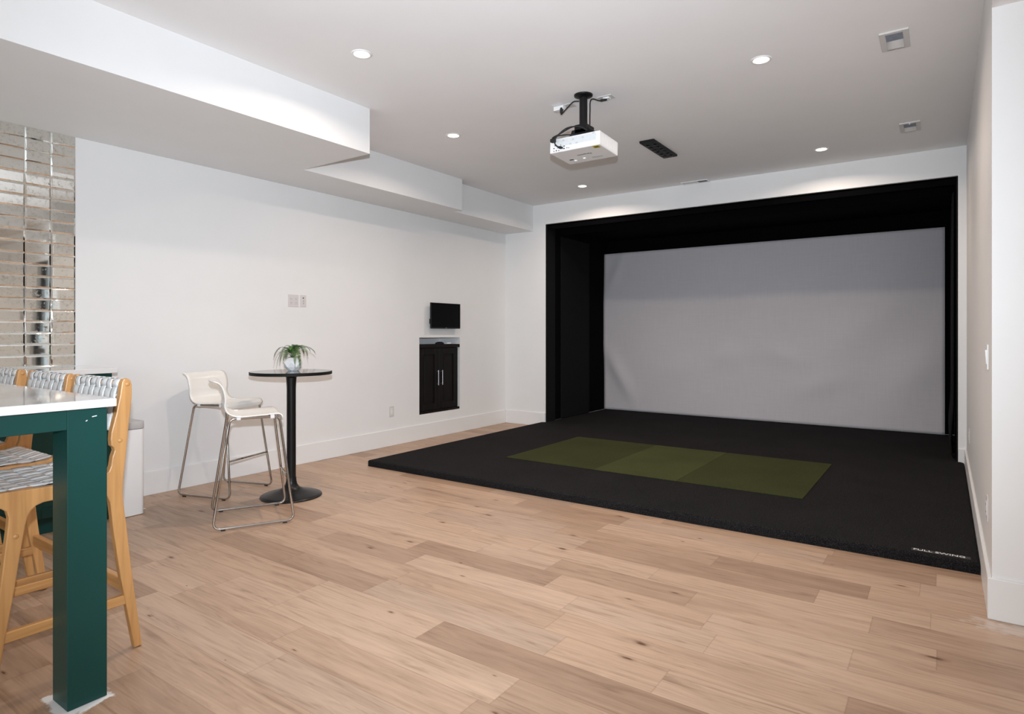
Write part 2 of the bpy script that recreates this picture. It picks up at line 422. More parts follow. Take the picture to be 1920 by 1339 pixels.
mb = MB(); mb.box((XR+.16, YP, 0), (DX0, YP+.16, ZC)); mb.box((DX1, YP, 0), (XE+.15, YP+.16, ZC)); mb.box((DX0, YP, DZ), (DX1, YP+.16, ZC))
struct('wall_divider', mb, 'wall', 'bright white wall end at the right edge of the view', 'wall')
# unseen ends of the room
WX = [(-3.2, -1.2), (-.6, 1.4)]; WZ = (.5, 2.4)
mb = MB()
xs = [XL] + [q for w in WX for q in w] + [XE]
for i in range(0, len(xs), 2): mb.box((xs[i], YS-.15, 0), (xs[i+1], YS, ZC))
for a, b in WX: mb.box((a, YS-.15, 0), (b, YS, WZ[0])); mb.box((a, YS-.15, WZ[1]), (b, YS, ZC))
struct('wall_front', mb, 'wall', 'white window wall behind the viewer', 'wall')
struct('wall_far_right', MB().box((XE, YS-.15, 0), (XE+.15, YP+.16, ZC)), 'wall', 'white side wall of the adjoining zone on the right', 'wall')
for i, (a, b) in enumerate(WX):
    mb = MB()
    for lo, hi in (((a, WZ[0]), (a+.06, WZ[1])), ((b-.06, WZ[0]), (b, WZ[1])), ((a, WZ[0]), (b, WZ[0]+.06)), ((a, WZ[1]-.06), (b, WZ[1])), (((a+b)/2-.03, WZ[0]), ((a+b)/2+.03, WZ[1]))):
        mb.box((lo[0], YS-.12, lo[1]), (hi[0], YS-.05, hi[1]))
    w = struct('window_%d' % (i+1), mb, 'frame_dark', ['dark framed window behind the viewer, on the left', 'dark framed window behind the viewer, on the right'][i], 'window')
    MB().box((a+.05, YS-.09, WZ[0]+.05), (b-.05, YS-.08, WZ[1]-.05)).build('pane', 'glass', w)
# glazed door in the dividing wall (seen in the mirror tiles)
mb = MB()
for lo, hi in (((DX0, 0), (DX0+.07, DZ)), ((DX1-.07, 0), (DX1, DZ)), ((DX0, DZ-.08), (DX1, DZ)), ((DX0, 0), (DX1, .2)), ((DX0, 1.02), (DX1, 1.09))):
    mb.box((lo[0], YP+.05, lo[1]), (hi[0], YP+.10, hi[1]))
d = struct('door_1', mb, 'frame_dark', 'dark framed glazed door reflected in the mirror tiles', 'door')
MB().box((DX0+.06, YP+.07, .19), (DX1-.06, YP+.08, DZ-.07)).build('pane', 'glass', d)
# baseboards
def bb(name, lo, hi, label, ax):
    mb = MB(); mb.box(lo, hi, .003, 1); struct(name, mb, 'trim', label, 'baseboard')
bb('baseboard_left', (XL, 1.93, 0), (XL+BT, YB, BB), 'tall white baseboard along the left wall', 0)
bb('baseboard_back', (XL+BT, YB-BT, 0), (OL, YB, BB), 'short white baseboard left of the screen recess', 0)
bb('baseboard_back_right', (OR, YB-BT, 0), (XR-BT, YB, BB), 'tiny white baseboard right of the screen recess', 0)
bb('baseboard_right', (XR-BT, YP+.001, 0), (XR, YB, BB), 'white baseboard along the right wall beside the carpet', 0)
mb = MB(); mb.box((XR-BT, YP-BT, 0), (DX0, YP, BB), .003, 1); mb.box((DX1, YP-BT, 0), (XE, YP, BB), .003, 1)
struct('baseboard_divider', mb, 'trim', 'bright white baseboard on the wall end at right', 'baseboard')

# ================================================================== SIMULATOR BAY
t = thing('screen_enclosure', 'black fabric enclosure lining the recess around the grey screen', 'enclosure', (-2.2, 8.2, 0))
def encl(name, lo, hi, mat='black_fabric', bev=.012):
    mb = MB().box(lo, hi, bev); mb.xf(Matrix.Translation((2.2, -8.2, 0))); return mb.build(name, mat, t)
ZK = .062
encl('jamb_panel', (OL+.001, YB+.004, ZK), (OL+.014, 7.50, OT-.004), bev=.006)
encl('jamb_panel', (OR-.014, YB+.004, ZK), (OR-.001, 7.36, OT-.004), bev=.006)
encl('side_backing', (OL+.001, 7.50, ZK), (OL+.004, 9.17, OT-.004), 'black_velvet', .001)
encl('side_backing', (OR-.004, 7.36, ZK), (OR-.001, 9.17, OT-.004), 'black_velvet', .001)
encl('side_panel', (OL+.003, 7.655, ZK), (OL+.022, 8.51, 2.66), bev=.01)
encl('valance', (OL+.014, YB+.03, 2.705), (OR-.014, YB+.05, OT-.004), 'black_velvet', .004)
encl('valance', (OL+.014, 7.62, 2.665), (OR-.014, 7.64, OT-.02), 'black_velvet', .004)
encl('top_panel', (OL+.001, YB+.03, OT-.02), (OR-.001, 9.17, OT-.002), 'black_velvet', .002)
encl('back_panel', (OL+.005, 9.14, ZK), (OR-.005, 9.172, OT-.02), 'black_velvet', .002)
# side curtain on the right: hangs with a soft fold and a rounded foot
P = []
for i in range(24):
    y = 7.38 + i*(8.95-7.38)/23
    row = []
    for j in range(30):
        z = ZK+.01 + j*(2.64-ZK)/29
        foot = .022*math.exp(-((z-.25)/.22)**2) if z > .12 else .022*max(0, (z-ZK)/.08)*math.exp(-((z-.25)/.22)**2)
        row.append((OR-.03-.012*math.sin(i*.9)-foot+2.2, y-8.2, z))
    P.append(row)
MB().grid(P).build('side_curtain', 'black_fabric', t, smooth=True, thick=.006)

# screen
SY = 9.05
P = []
NX, NZ = 110, 64
for i in range(NX+1):
    u = i/NX; x = OL+.004 + u*(.012-OL-.004)
    row = []
    for j in range(NZ+1):
        v = j/NZ; z = .064 + v*(2.552-.064)
        w = .010*math.sin(u*9+v*3)*math.sin(v*PI) + .006*math.sin(u*23-v*7)*math.sin(v*PI)
        for (cu, cv, a, sx, sy, rot) in ((.06, .24, .030, .025, .10, .5), (.42, .36, .016, .05, .03, .2), (.60, .37, .016, .06, .03, -.3), (.93, .30, .022, .05, .09, -.6), (.83, .55, .012, .10, .05, .6), (.28, .28, .013, .07, .04, .4), (.05, .88, .015, .02, .08, -.4), (.70, .22, .012, .08, .03, .3)):
            du, dv = u-cu, (v-cv)*.56
            a1 = du*math.cos(rot)+dv*math.sin(rot); b1 = -du*math.sin(rot)+dv*math.cos(rot)
            w += a*math.exp(-(a1/sx)**2-(b1/sy)**2)
        row.append((x, SY - 1.8*w, z))
    P.append(row)
o = MB().grid(P).build('impact_screen', 'screen', smooth=True, thick=.003)
tag(o, 'large grey woven impact screen hung at the back of the black recess', 'screen')

# carpet platform
CF, CL_, CR_ = 4.108, -4.55, .158
poly = [(CL_, CF), (CR_, CF), (CR_, YB-BT-.002), (OR-.001, YB-BT-.002), (OR-.001, 9.13), (OL+.001, 9.13), (OL+.001, YB-BT-.002), (CL_, YB-BT-.002)]
b = bmesh.new()
lo = [b.verts.new((*p, 0.001)) for p in poly]; hi = [b.verts.new((*p, .060)) for p in poly]; n = len(poly)
b.faces.new(lo[::-1]); tf = b.faces.new(hi)
for i in range(n): b.faces.new((lo[i], lo[(i+1) % n], hi[(i+1) % n], hi[i]))
bmesh.ops.bevel(b, geom=[e for e in tf.edges], offset=.016, segments=4, affect='EDGES', profile=.5)
bmesh.ops.triangulate(b, faces=[f for f in b.faces if len(f.verts) > 4])
mb = MB(); mb.merge(b)
carpet = mb.build('carpet_platform', 'carpet'); tag(carpet, 'raised black carpeted platform running into the screen recess', 'carpet')
# woven tag with the maker's lettering
tg = MB().box((-.150, 4.152, .0585), (.120, 4.196, .0612), .0008, 1).build('logo_tag', 'tag_grey', carpet); tg['label'] = 'dark grey woven tag with white lettering'
text_mesh('lettering', 'FULL SWING', .040, 'white_ink', tg, Matrix.Translation((-.022, 4.174, .0615)), .0004, 1.06)
# turf squares
for i, (a, c, mt, lab) in enumerate(((-3.527, -2.568, 'turf_a', 'dark green turf square at the left end of the green strip'), (-2.566, -1.810, 'turf_b', 'lighter green turf square in the middle of the green strip'), (-1.808, -.851, 'turf_a', 'dark green turf square at the right end of the green strip'))):
    o = MB().box((a, 4.962, .0603), (c, 6.425, .0655), .0015, 1).build('turf_mat', mt); tag(o, lab, 'turf mat', 'turf squares on the black platform')

# ================================================================== CEILING FITTINGS
def downlight():
    r = thing('recessed_downlight', '', 'light')
    MB().lathe([(.048, .0), (.0475, -.003), (.055, -.006), (.062, -.005), (.066, -.001), (.066, .0)], 40).build('trim_ring', 'white_plastic', r, smooth=True)
    MB().lathe([(0, -.0015), (.030, -.0018), (.0482, -.001), (.0482, .0)], 40).build('lens', 'lamp', r, smooth=True)
    return r
dl = [((-3.037, 2.688), 'lit round downlight nearest the widest soffit'), ((-.973, 4.228), 'lit round downlight near the large white ceiling register at right'),
      ((-3.613, 4.266), 'lit round downlight left of the projector'), ((-.969, 6.618), 'lit round downlight right of the black ceiling panel'),
      ((-3.578, 6.625), 'lit round downlight below the projector in view, by the back wall')]
dl += [((2.5, 1.9), 'unseen round downlight added in the lower ceiling nearer the glazed door'), ((2.3, -1.4), 'unseen round downlight added in the lower ceiling beside the viewer')]  # two unseen lamps added to brighten the dividing wall mirrored in the tiles
d0 = downlight()
for i, ((x, y), lab) in enumerate(dl):
    if i == 0: d0.location = (x, y, ZC); d0['label'] = lab; d0['group'] = 'recessed ceiling downlights'
    else: dup(d0, (x, y, ZC if x < XR else ZH), 0, lab, 'recessed ceiling downlights')
def register(lever_far):
    r = thing('ceiling_register', '', 'vent')
    W, D, ox, oy = .150, .275, .044, .028
    mb = MB()
    for lo, hi in (((-W/2, -D/2), (-ox, D/2)), ((ox, -D/2), (W/2, D/2)), ((-ox, -D/2), (ox, -D/2+oy)), ((-ox, D/2-oy), (ox, D/2))):
        mb.box((lo[0], lo[1], -.010), (hi[0], hi[1], 0), .0015, 1)
    mb.build('frame', 'grey_metal', r)
    mb = MB()                                   # near half: dark curved blades
    for k in range(6):
        y = -D/2+oy+.006 + k*.0165
        mb.prism([(y, -.003), (y+.002, -.003), (y+.013, -.0085), (y+.011, -.0085)], 0, -ox, ox)
    mb.box((-ox, -D/2+oy, -.002), (ox, 0, -.0005))
    mb.build('blades', 'damper', r)
    mb = MB()                                   # far half: smooth white deflector
    P = []
    for a in range(9):
        f = a/8
        P.append([(-ox, f*(D/2-oy), -.002-.016*f), (ox, f*(D/2-oy), -.002-.016*f)])
    mb.grid(P); mb.build('deflector', 'white_plastic', r, smooth=True, thick=.002)
    ly = (D/2-oy*.6) if lever_far else (-D/2+oy*.6)
    MB().box((-.006, ly-.006, -.017), (.006, ly+.006, -.006), .002).build('lever', 'white_plastic', r)
    return r
r = register(True); r.location = (-.242, 4.40, ZC); r['label'] = 'nearer white rectangular ceiling register with a lever on its far edge'; r['group'] = 'ceiling registers on the right'
r = register(False); r.location = (-.236, 6.32, ZC); r['label'] = 'farther white rectangular ceiling register with a lever on its near edge'; r['group'] = 'ceiling registers on the right'
r = thing('slot_vent', 'slim white slotted ceiling vent close to the back wall above the recess', 'vent', (-2.39, 7.195, ZC))
mb = MB()
for lo, hi in (((-.155, -.06), (.155, -.045)), ((-.155, .045), (.155, .06)), ((-.155, -.045), (-.14, .045)), ((.14, -.045), (.155, .045))): mb.box((*lo, -.008), (*hi, 0), .001, 1)
mb.build('frame', 'white_plastic', r)
MB().box((-.14, -.045, -.003), (.03, .045, -.001)).build('blank_panel', 'grey_metal', r)
mb = MB()
for k in range(9): mb.box((.035+k*.0115, -.045, -.006), (.040+k*.0115, .045, -.0015))
mb.build('slats', 'damper', r)
MB().box((.03, -.045, -.0015), (.14, .045, -.0005)).build('duct_opening', 'slot', r)
# sensor panel
t = thing('sensor_panel', 'black rectangular sensor panel fixed flat to the ceiling right of the projector', 'sensor', (-2.239, 5.68, ZC))
MB().box((-.072, -.305, -.022), (.072, .305, 0), .006).build('housing', 'black_plastic', t)
for k in range(6):
    for s in (-.034, .034):
        MB().lathe([(0, -.0265), (.016, -.0255), (.018, -.022), (.018, -.02)], 16, (s, -.19+k*.085, 0)).build('sensor_lens', 'gloss_black', t, smooth=True)

# projector on its pole
PX, PY = -2.205, 4.098
t = thing('projector_mount', 'black ceiling mount with round plate and short pole', 'projector mount', (PX, PY, ZC))
MB().lathe([(0, -.022), (.03, -.022), (.05, -.016), (.068, -.010), (.070, 0), (0, 0)], 40).build('ceiling_plate', 'black_metal', t, autos=40, smooth=True)
MB().lathe([(0, -.250), (.030, -.250), (.030, -.02), (0, -.02)], 28).build('pole', 'black_metal', t, autos=40, smooth=True)
mb = MB()
mb.box((-.045, -.060, -.300), (.055, .070, -.232), .006)
mb.prism([(-.135, -.333), (.15, -.333), (.145, -.322), (.09, -.285), (.07, -.268), (-.065, -.268), (-.08, -.300), (-.125, -.322)], 1, -.060, .060, .003, 1)
mb.box((-.15, -.085, -.3365), (.16, .11, -.331), .002)
mb.build('bracket', 'black_metal', t)
for sx in (-.12, .12):
    MB().tube([(sx, -.06, -.338), (sx, -.06, -.322)], .008, 10).build('screw', 'steel', t)

TILT = -math.radians(2.6)
PB = thing('projector', 'white box projector hanging from the ceiling on a black pole', 'projector', (PX+.003, 3.95, 2.617), 0, rx=TILT)
PW, PD, PH = .412, .300, .103
mb = MB(); mb.box((-PW/2, 0, 0), (PW/2, PD, PH), .006, 2)
body = mb.build('body', 'projector_white', PB)
mb = MB()
for k in range(13): mb.box((PW/2-.002, .025+k*.020, .015), (PW/2+.0012, .034+k*.020, PH-.015))
mb.build('side_vent', 'projector_white', PB)
# back face: recessed panel and ports
MB().box((-PW/2+.055, -.0008, .040), (PW/2-.030, .001, PH-.012)).build('rear_panel', simple('pale_grey_rear_panel', (.70, .73, .74), .5, noise=.04, scale=40), PB)
ports = [(-.170, .030, .011, .006), (-.170, .009, .0065, .0065), (-.150, .010, .008, .008), (-.128, .009, .009, .005), (-.140, .030, .006, .005), (-.112, .046, .005, .007), (-.112, .034, .005, .007), (-.084, .034, .013, .006), (-.084, .016, .013, .006), (-.060, .018, .006, .006), (-.044, .016, .008, .004), (-.160, .050, .012, .006), (.155, .090, .018, .002)]
for (x, z, w, h) in ports:
    MB().box((x-w/2, -.0016, z), (x+w/2, .001, z+h)).build('port', 'slot', PB)
for x, z in ((-.01, .075), (.02, .045), (-.03, .045), (.07, .075), (-.09, .080)):
    MB().box((x-.009, -.0014, z-.006), (x+.009, .001, z+.006)).build('rear_mark', simple('faint_grey_mark', (.55, .58, .6), .5), PB)
lab = MB().box((PW/2-.065, .010, -.0014), (PW/2-.018, .055, .001)).build('warning_label', 'yellow', PB); lab['label'] = 'small yellow warning label'
MB().box((PW/2-.055, .024, -.002), (PW/2-.028, .040, .0)).build('warning_sign', simple('dark_yellow_print', (.14, .12, .01), .5), lab)
text_mesh('wordmark', 'Panasonic', .030, 'ink', PB, Matrix.Translation((.012, .135, -.0005)) @ Matrix.Rotation(PI, 4, 'Z') @ Matrix.Rotation(PI, 4, 'X'), .0005, 1.0)
for (x, y) in ((-.03, .215), (-.115, .235)):
    MB().lathe([(0, -.008), (.010, -.008), (.012, -.004), (.012, .0), (0, 0)], 20, (x, y, 0)).build('foot', 'white_plastic', PB, smooth=True, autos=40)
MB().box((-.150, .195, -.0012), (-.118, .212, .001)).build('dark_mark', 'ink', PB)
mb = MB()
for k in range(5): mb.box((.03+k*.018, .215, -.0012), (.040+k*.018, .245, .001))
mb.build('lower_vent', 'lid', PB)
MB().lathe([(0, .012), (.04, .012), (.046, .0), (.046, -.004), (0, -.004)], 30).xf(Matrix.Translation((.07, PD, .05)) @ Matrix.Rotation(-PI/2, 4, 'X')).build('projection_lens', 'gloss_black', PB, smooth=True, autos=40)

# ceiling outlets and cords
t = thing('ceiling_outlet', 'white ceiling outlet with a white adapter plugged in, left of the projector pole', 'outlet', (-2.41, 4.22, ZC), group='ceiling outlets by the projector')
MB().box((-.06, -.04, -.005), (.06, .04, 0), .002).build('cover_plate', 'outlet', t)
MB().box((-.098, -.052, -.038), (-.012, -.004, -.004), .004).build('adapter', 'white_plastic', t)
t = thing('ceiling_outlet', 'white ceiling outlet partly behind the projector pole, on its right', 'outlet', (-2.085, 4.235, ZC), group='ceiling outlets by the projector')
MB().box((-.06, -.04, -.005), (.06, .04, 0), .002).build('cover_plate', 'outlet', t)
MB().box((-.02, -.02, -.016), (.03, .02, -.004), .003).build('socket_face', 'white_plastic', t)
t = thing('power_cord', 'black power cord running from the white ceiling adapter to the projector pole', 'cord', (0, 0, 0))
pts = spline([(-2.437, 4.175, 3.020), (-2.437, 4.165, 2.990), (-2.425, 4.150, 2.972), (-2.40, 4.135, 2.978), (-2.33, 4.11, 3.010), (-2.29, 4.10, 3.026), (-2.242, 4.097, 3.020)], 8)
MB().tube(pts, .0045, 8).build('cable', 'rubber', t, smooth=True)
MB().tube([(-2.437, 4.177, 3.030), (-2.437, 4.174, 3.018), (-2.437, 4.168, 2.995), (-2.436, 4.165, 2.984)], [.013, .014, .011, .006], 10).build('plug', 'rubber', t, smooth=True)
t = thing('data_cord', 'short black cord from the right ceiling outlet to the projector pole', 'cord')
MB().tube(spline([(-2.095, 4.225, 3.036), (-2.12, 4.20, 3.028), (-2.160, 4.135, 3.025), (-2.164, 4.125, 2.93), (-2.164, 4.122, 2.832)], 8), .005, 8).build('cable', 'rubber', t, smooth=True)
MB().tube([(-2.08, 4.232, 3.040), (-2.115, 4.205, 3.030)], .010, 10).build('plug', 'rubber', t, smooth=True)
t = thing('video_cable', 'black video cable looping from the pole bracket down to a rear port', 'cord')
MB().tube(spline([(-2.12, 3.99, 2.750), (-2.145, 3.96, 2.768), (-2.19, 3.938, 2.776), (-2.255, 3.93, 2.772), (-2.31, 3.915, 2.735), (-2.335, 3.905, 2.70), (-2.336, 3.903, 2.672), (-2.325, 3.908, 2.652), (-2.312, 3.922, 2.644)], 8), .0052, 8).build('cable', 'rubber', t, smooth=True)
MB().box((-2.318, 3.912, 2.636), (-2.293, 3.9485, 2.648), .002).build('plug', 'rubber', t)
t = thing('mains_cable', 'black mains cable curving over the projector to its upper left rear corner', 'cord')
MB().tube(spline([(-2.13, 4.02, 2.762), (-2.165, 3.985, 2.782), (-2.225, 3.962, 2.785), (-2.30, 3.925, 2.742), (-2.355, 3.915, 2.722), (-2.372, 3.925, 2.712)], 8), .0048, 8).build('cable', 'rubber', t, smooth=True)
MB().tube(spline([(-2.20, 4.0, 2.735), (-2.27, 3.95, 2.733), (-2.33, 3.935, 2.732), (-2.365, 3.928, 2.716)], 8), .0048, 8).build('cable', 'rubber', t, smooth=True)
MB().box((-2.388, 3.918, 2.690), (-2.350, 3.949, 2.716), .005).build('plug', 'rubber', t)

# ================================================================== LEFT WALL: TV, CABINET, PLATES
t = thing('wall_tv', 'small black television mounted on the left wall above the dark cabinet', 'television', (XL, 5.88, 1.497))
# real position from the wall: 7 cm
MB().box((.050, -.276, -.158), (.072, .276, .158), .004).build('cabinet', 'black_plastic', t)
MB().box((.0715, -.268, -.140), (.0728, .268, .151)).build('screen_panel', 'gloss_black', t)
MB().box((.0722, -.012, -.152), (.0738, .012, -.147)).build('badge', 'steel', t)
mb = MB(); mb.box((0, -.10, -.09), (.008, .10, .09), .002); mb.box((.006, -.03, -.06), (.052, .03, .06), .004)
mb.build('wall_bracket', 'black_metal', t)
MB().box((.046, -.284, -.10), (.066, -.274, -.04), .002).build('side_port_cover', 'black_plastic', t)

CX0 = XL-.30                                   # back of cabinet
CFX = XL-.012                                  # front of doors
t = thing('niche_cabinet', 'dark espresso two door cabinet set into the left wall niche', 'cabinet', (XL, (NY0+NY1)/2, NZ0))
hw = (NY1-NY0)/2
mb = MB(); mb.box((-.32, -hw+.004, .004), (-.034, hw-.030, .800)); mb.build('carcass', 'espresso', t)
mb = MB(); mb.box((-.32, -hw+.002, .800), (.002, hw-.006, .842), .006); mb.build('top', 'espresso', t)
mb = MB(); mb.box((-.32, -hw+.003, .003), (-.002, hw-.008, .030), .003); mb.build('base_moulding', 'espresso', t)
for k, (a, b_) in enumerate(((-hw+.006, -.016), (-.012, hw-.036))):
    mb = MB(); st = .075
    z0, z1 = .034, .796
    for lo, hi in (((a, z0), (a+st, z1)), ((b_-st, z0), (b_, z1)), ((a+st, z0), (b_-st, z0+st)), ((a+st, z1-st), (b_-st, z1))): mb.box((-.034, lo[0], lo[1]), (-.012, hi[0], hi[1]), .0015, 1)
    mb.box((-.034, a+st-.002, z0+st-.002), (-.024, b_-st+.002, z1-st+.002))
    mb.box((-.025, a+st+.03, z0+st+.03), (-.019, b_-st-.03, z1-st-.03), .002, 1)
    dd = mb.build('door', 'espresso', t)
    hy = (b_-.036) if k == 0 else (a+.036)
    mb = MB(); mb.tube([(.014, hy, .335), (.014, hy, .520)], .006, 12)
    for zz in (.350, .505): mb.tube([(-.013, hy, zz), (.014, hy, zz)], .005, 10)
    hd = mb.build('handle', 'steel', dd, smooth=True, autos=40); hd['label'] = 'brushed steel bar handle'
# things on the cabinet
o = MB().lathe([(0, .030), (.03, .028), (.055, .018), (.062, .004), (.060, 0), (0, 0)], 28).xf(Matrix.Translation((XL-.10, 5.95, NZ0+.8425)) @ Matrix.Diagonal((.7, 1.2, 1, 1))).build('remote_puck', 'black_plastic', smooth=True)
tag(o, 'small rounded black device lying on the dark cabinet', 'device')
o = MB().box((XL-.12, 6.04, NZ0+.8425), (XL-.05, 6.12, NZ0+.862), .006).build('adapter_box', 'white_plastic')
tag(o, 'small white box beside the black device on the cabinet', 'device')

def plate(w, h, mat='outlet', axis='L'):
    return MB().box((0, -w/2, -h/2), (.006, w/2, h/2), .002)
t = thing('outlet_plate', 'square double outlet plate on the left wall right of the fern', 'outlet', (XL, 3.712, 1.596), group='wall plates above the bar table')
plate(.116, .118).build('cover_plate', 'outlet', t)
for sy in (-.027, .027):
    q = MB().box((.005, sy-.017, -.034), (.0085, sy+.017, .034), .002).build('receptacle', 'outlet', t)
    for zz in (-.018, .018):
        for lo, hi in (((sy-.008, zz-.004), (sy-.006, zz+.004)), ((sy+.005, zz-.004), (sy+.007, zz+.004)), ((sy-.002, zz-.012), (sy+.002, zz-.009))):
            MB().box((.008, *lo), (.0092, *hi)).build('slot', 'slot', q)
t = thing('media_plate', 'narrow wall plate with three sockets beside the square outlet plate', 'outlet', (XL, 3.824, 1.598), group='wall plates above the bar table')
plate(.070, .116).build('cover_plate', 'outlet', t)
for zz in (-.024, 0, .028):
    MB().lathe([(.003, .004), (.006, .004), (.007, 0)], 14).xf(Matrix.Translation((.006, 0, zz)) @ Matrix.Rotation(PI/2, 4, 'Y')).build('socket', 'slot' if zz > .01 else 'lid', t, smooth=True)
def duplex(loc, rz, label):
    t = thing('wall_outlet', label, 'outlet', loc, rz, 'low wall outlets')
    plate(.074, .120).build('cover_plate', 'outlet', t)
    q = MB().box((.005, -.017, -.034), (.0085, .017, .034), .002).build('receptacle', 'white_plastic', t)
    for zz in (-.018, .018):
        for yy in (-.007, .006):
            MB().box((.008, yy-.001, zz-.004), (.0092, yy+.001, zz+.004)).build('slot', 'slot', q)
    return t
duplex((XL, 5.012, .39), 0, 'low outlet on the left wall to the left of the dark cabinet')
duplex((XR, 3.80, .430), PI, 'low outlet near the white wall end on the right')
duplex((XR, 6.42, .422), PI, 'low outlet on the right wall near the screen recess')
t = thing('light_switch', 'white rocker light switch on the right wall near the white wall end', 'switch', (XR, 3.80, 1.165), PI)
plate(.085, .122).build('cover_plate', 'white_plastic', t)
mb = MB(); mb.prism([(.005, -.035), (.009, -.035), (.0125, .033), (.005, .035)], 1, -.017, .017, .001, 1); mb.build('rocker', 'white_plastic', t)

# ================================================================== MIRROR TILES + BACK BAR
mb = MB(); TW, TH = .1505, .0787; y1 = 1.878; z0 = 1.046
rows = 21; cols = 7
rg = random.Random(3)
for c in range(cols):
    for r_ in range(rows):
        ya, yb = y1-(c+1)*TW+.0006, y1-c*TW-.0006
        za, zb = z0+r_*TH+.0006, min(z0+(r_+1)*TH-.0006, ZS-.0005)
        bv = .009; ta, tb = rg.uniform(-.0006, .0006), rg.uniform(-.0004, .0004)
        x0, x1 = XL+.0015, XL+.0065
        out = [(x0, ya, za), (x0, yb, za), (x0, yb, zb), (x0, ya, zb)]
        edge = [(x0+.002, y, z) for _, y, z in out]
        inn = [(x1+ta*(-1 if i in (0, 3) else 1)+tb*(-1 if i < 2 else 1), y, z) for i, (y, z) in enumerate(((ya+bv, za+bv), (yb-bv, za+bv), (yb-bv, zb-bv), (ya+bv, zb-bv)))]
        mb._add(out+edge+inn, [(0,1,5,4), (1,2,6,5), (2,3,7,6), (3,0,4,7), (4,5,9,8), (5,6,10,9), (6,7,11,10), (7,4,8,11), (8,9,10,11)])
mb.box((XL, y1-cols*TW, z0), (XL+.0014, y1, ZS-.001))
o = mb.build('mirror_tile_panel', 'mirror'); tag(o, 'antique speckled mirror tiles covering the wall above the white back bar counter', 'mirror')

BY0, BY1 = -1.4, 1.913
t = thing('back_bar_cabinet', 'dark green back bar cabinet against the left wall below the mirror tiles', 'cabinet', (XL, BY1, 0))
mb = MB(); mb.box((.003, BY0-BY1, .10), (.505, 0, 1.010)); mb.build('carcass', 'green', t)
MB().box((.003, BY0-BY1, 0), (.45, 0, .10)).build('toe_kick', 'green', t)
dw = .46
for k in range(7):
    a = -.012-(k+1)*dw+.002; b_ = -.012-k*dw-.002
    mb = MB(); st = .06
    for lo, hi in (((a, .115), (a+st, .995)), ((b_-st, .115), (b_, .995)), ((a+st, .115), (b_-st, .115+st)), ((a+st, .995-st), (b_-st, .995))): mb.box((.505, lo[0], lo[1]), (.525, hi[0], hi[1]), .001, 1)
    mb.box((.505, a+st, .115+st), (.513, b_-st, .995-st)); mb.build('door', 'green', t)
o = MB().box((XL+.001, BY0, 1.0105), (-4.618, 1.931, 1.044), .003).build('back_bar_counter', 'quartz'); tag(o, 'white quartz counter on the green back bar under the mirror tiles', 'counter')

# ================================================================== GREEN TABLE
TX0, TX1, TY0, TY1 = -4.50, -2.398, .06, 1.000
t = thing('island_table', 'tall dark green table with a glossy white top at left front', 'table', (TX1, TY1, 0))
def loc(mb): return mb.xf(Matrix.Translation((-TX1, -TY1, 0)))
tp = loc(MB().box((TX0, TY0, 1.0225), (TX1, TY1, 1.051), .003)).build('tabletop', 'quartz', t); tp['label'] = 'white quartz tabletop'
ex, px = .125, .121
for (x, y) in ((-2.551, .859), (-2.551, .08), (TX0+.03, .859), (TX0+.03, .08)):
    loc(MB().box((x, y, .001), (x+ex, y+px, 1.022), .0015, 1)).build('leg', 'green', t)
for lo, hi in (((-2.450, .201), (-2.428, .859)), ((TX0+.032, .201), (TX0+.054, .859)), ((TX0+.155, .082), (-2.551, .104)), ((TX0+.155, .957), (-2.551, .979))):
    loc(MB().box((lo[0], lo[1], .953), (hi[0], hi[1], 1.022), .001, 1)).build('apron', 'green', t)
for (y, z, w, h, a) in ((.940, .9915, .0075, .0014, .15), (.916, .9785, .003, .0013, .5)):
    m4 = Matrix.Translation((-2.4258-TX1, y-TY1, z)) @ Matrix.Rotation(a, 4, 'X')
    MB().box((-.0002, -w, -h), (.0004, w, h)).xf(m4).build('paint_chip', 'white_ink', t)

# ================================================================== WOVEN WOODEN STOOLS (facing the table, -y)
OUT = [(1.150,1.097),(1.164,1.098),(1.175,1.090),(1.180,1.072),(1.180,1.03),(1.177,.99),(1.170,.93),(1.158,.792),(1.148,.69),(1.147,.64),(1.150,.59),(1.161,.497),(1.178,.33),(1.219,.003),(1.190,.003),
       (1.139,.30),(1.113,.489),(1.1035,.58),(1.100,.612),(1.090,.638),(1.070,.655),(1.04,.663),(.917,.664),(.880,.663),(.858,.656),(.842,.642),(.832,.622),(.825,.59),(.810,.492),(.793,.366),(.769,.222),(.737,.003),
       (.705,.003),(.731,.20),(.757,.424),(.775,.60),(.777,.63),(.772,.652),(.757,.666),(.735,.674),(.69,.682),(.668,.692),(.660,.708),(.664,.722),(.69,.726),(.757,.722),(.917,.717),(1.02,.718),(1.07,.723),(1.095,.735),
       (1.103,.755),(1.108,.79),(1.116,.815),(1.114,.826),(1.104,.836),(1.102,.86),(1.104,.887),(1.123,.965),(1.136,1.035),(1.143,1.085)]
SWD, FT = .480, .032            # width over the frames, frame thickness
OYc = .95
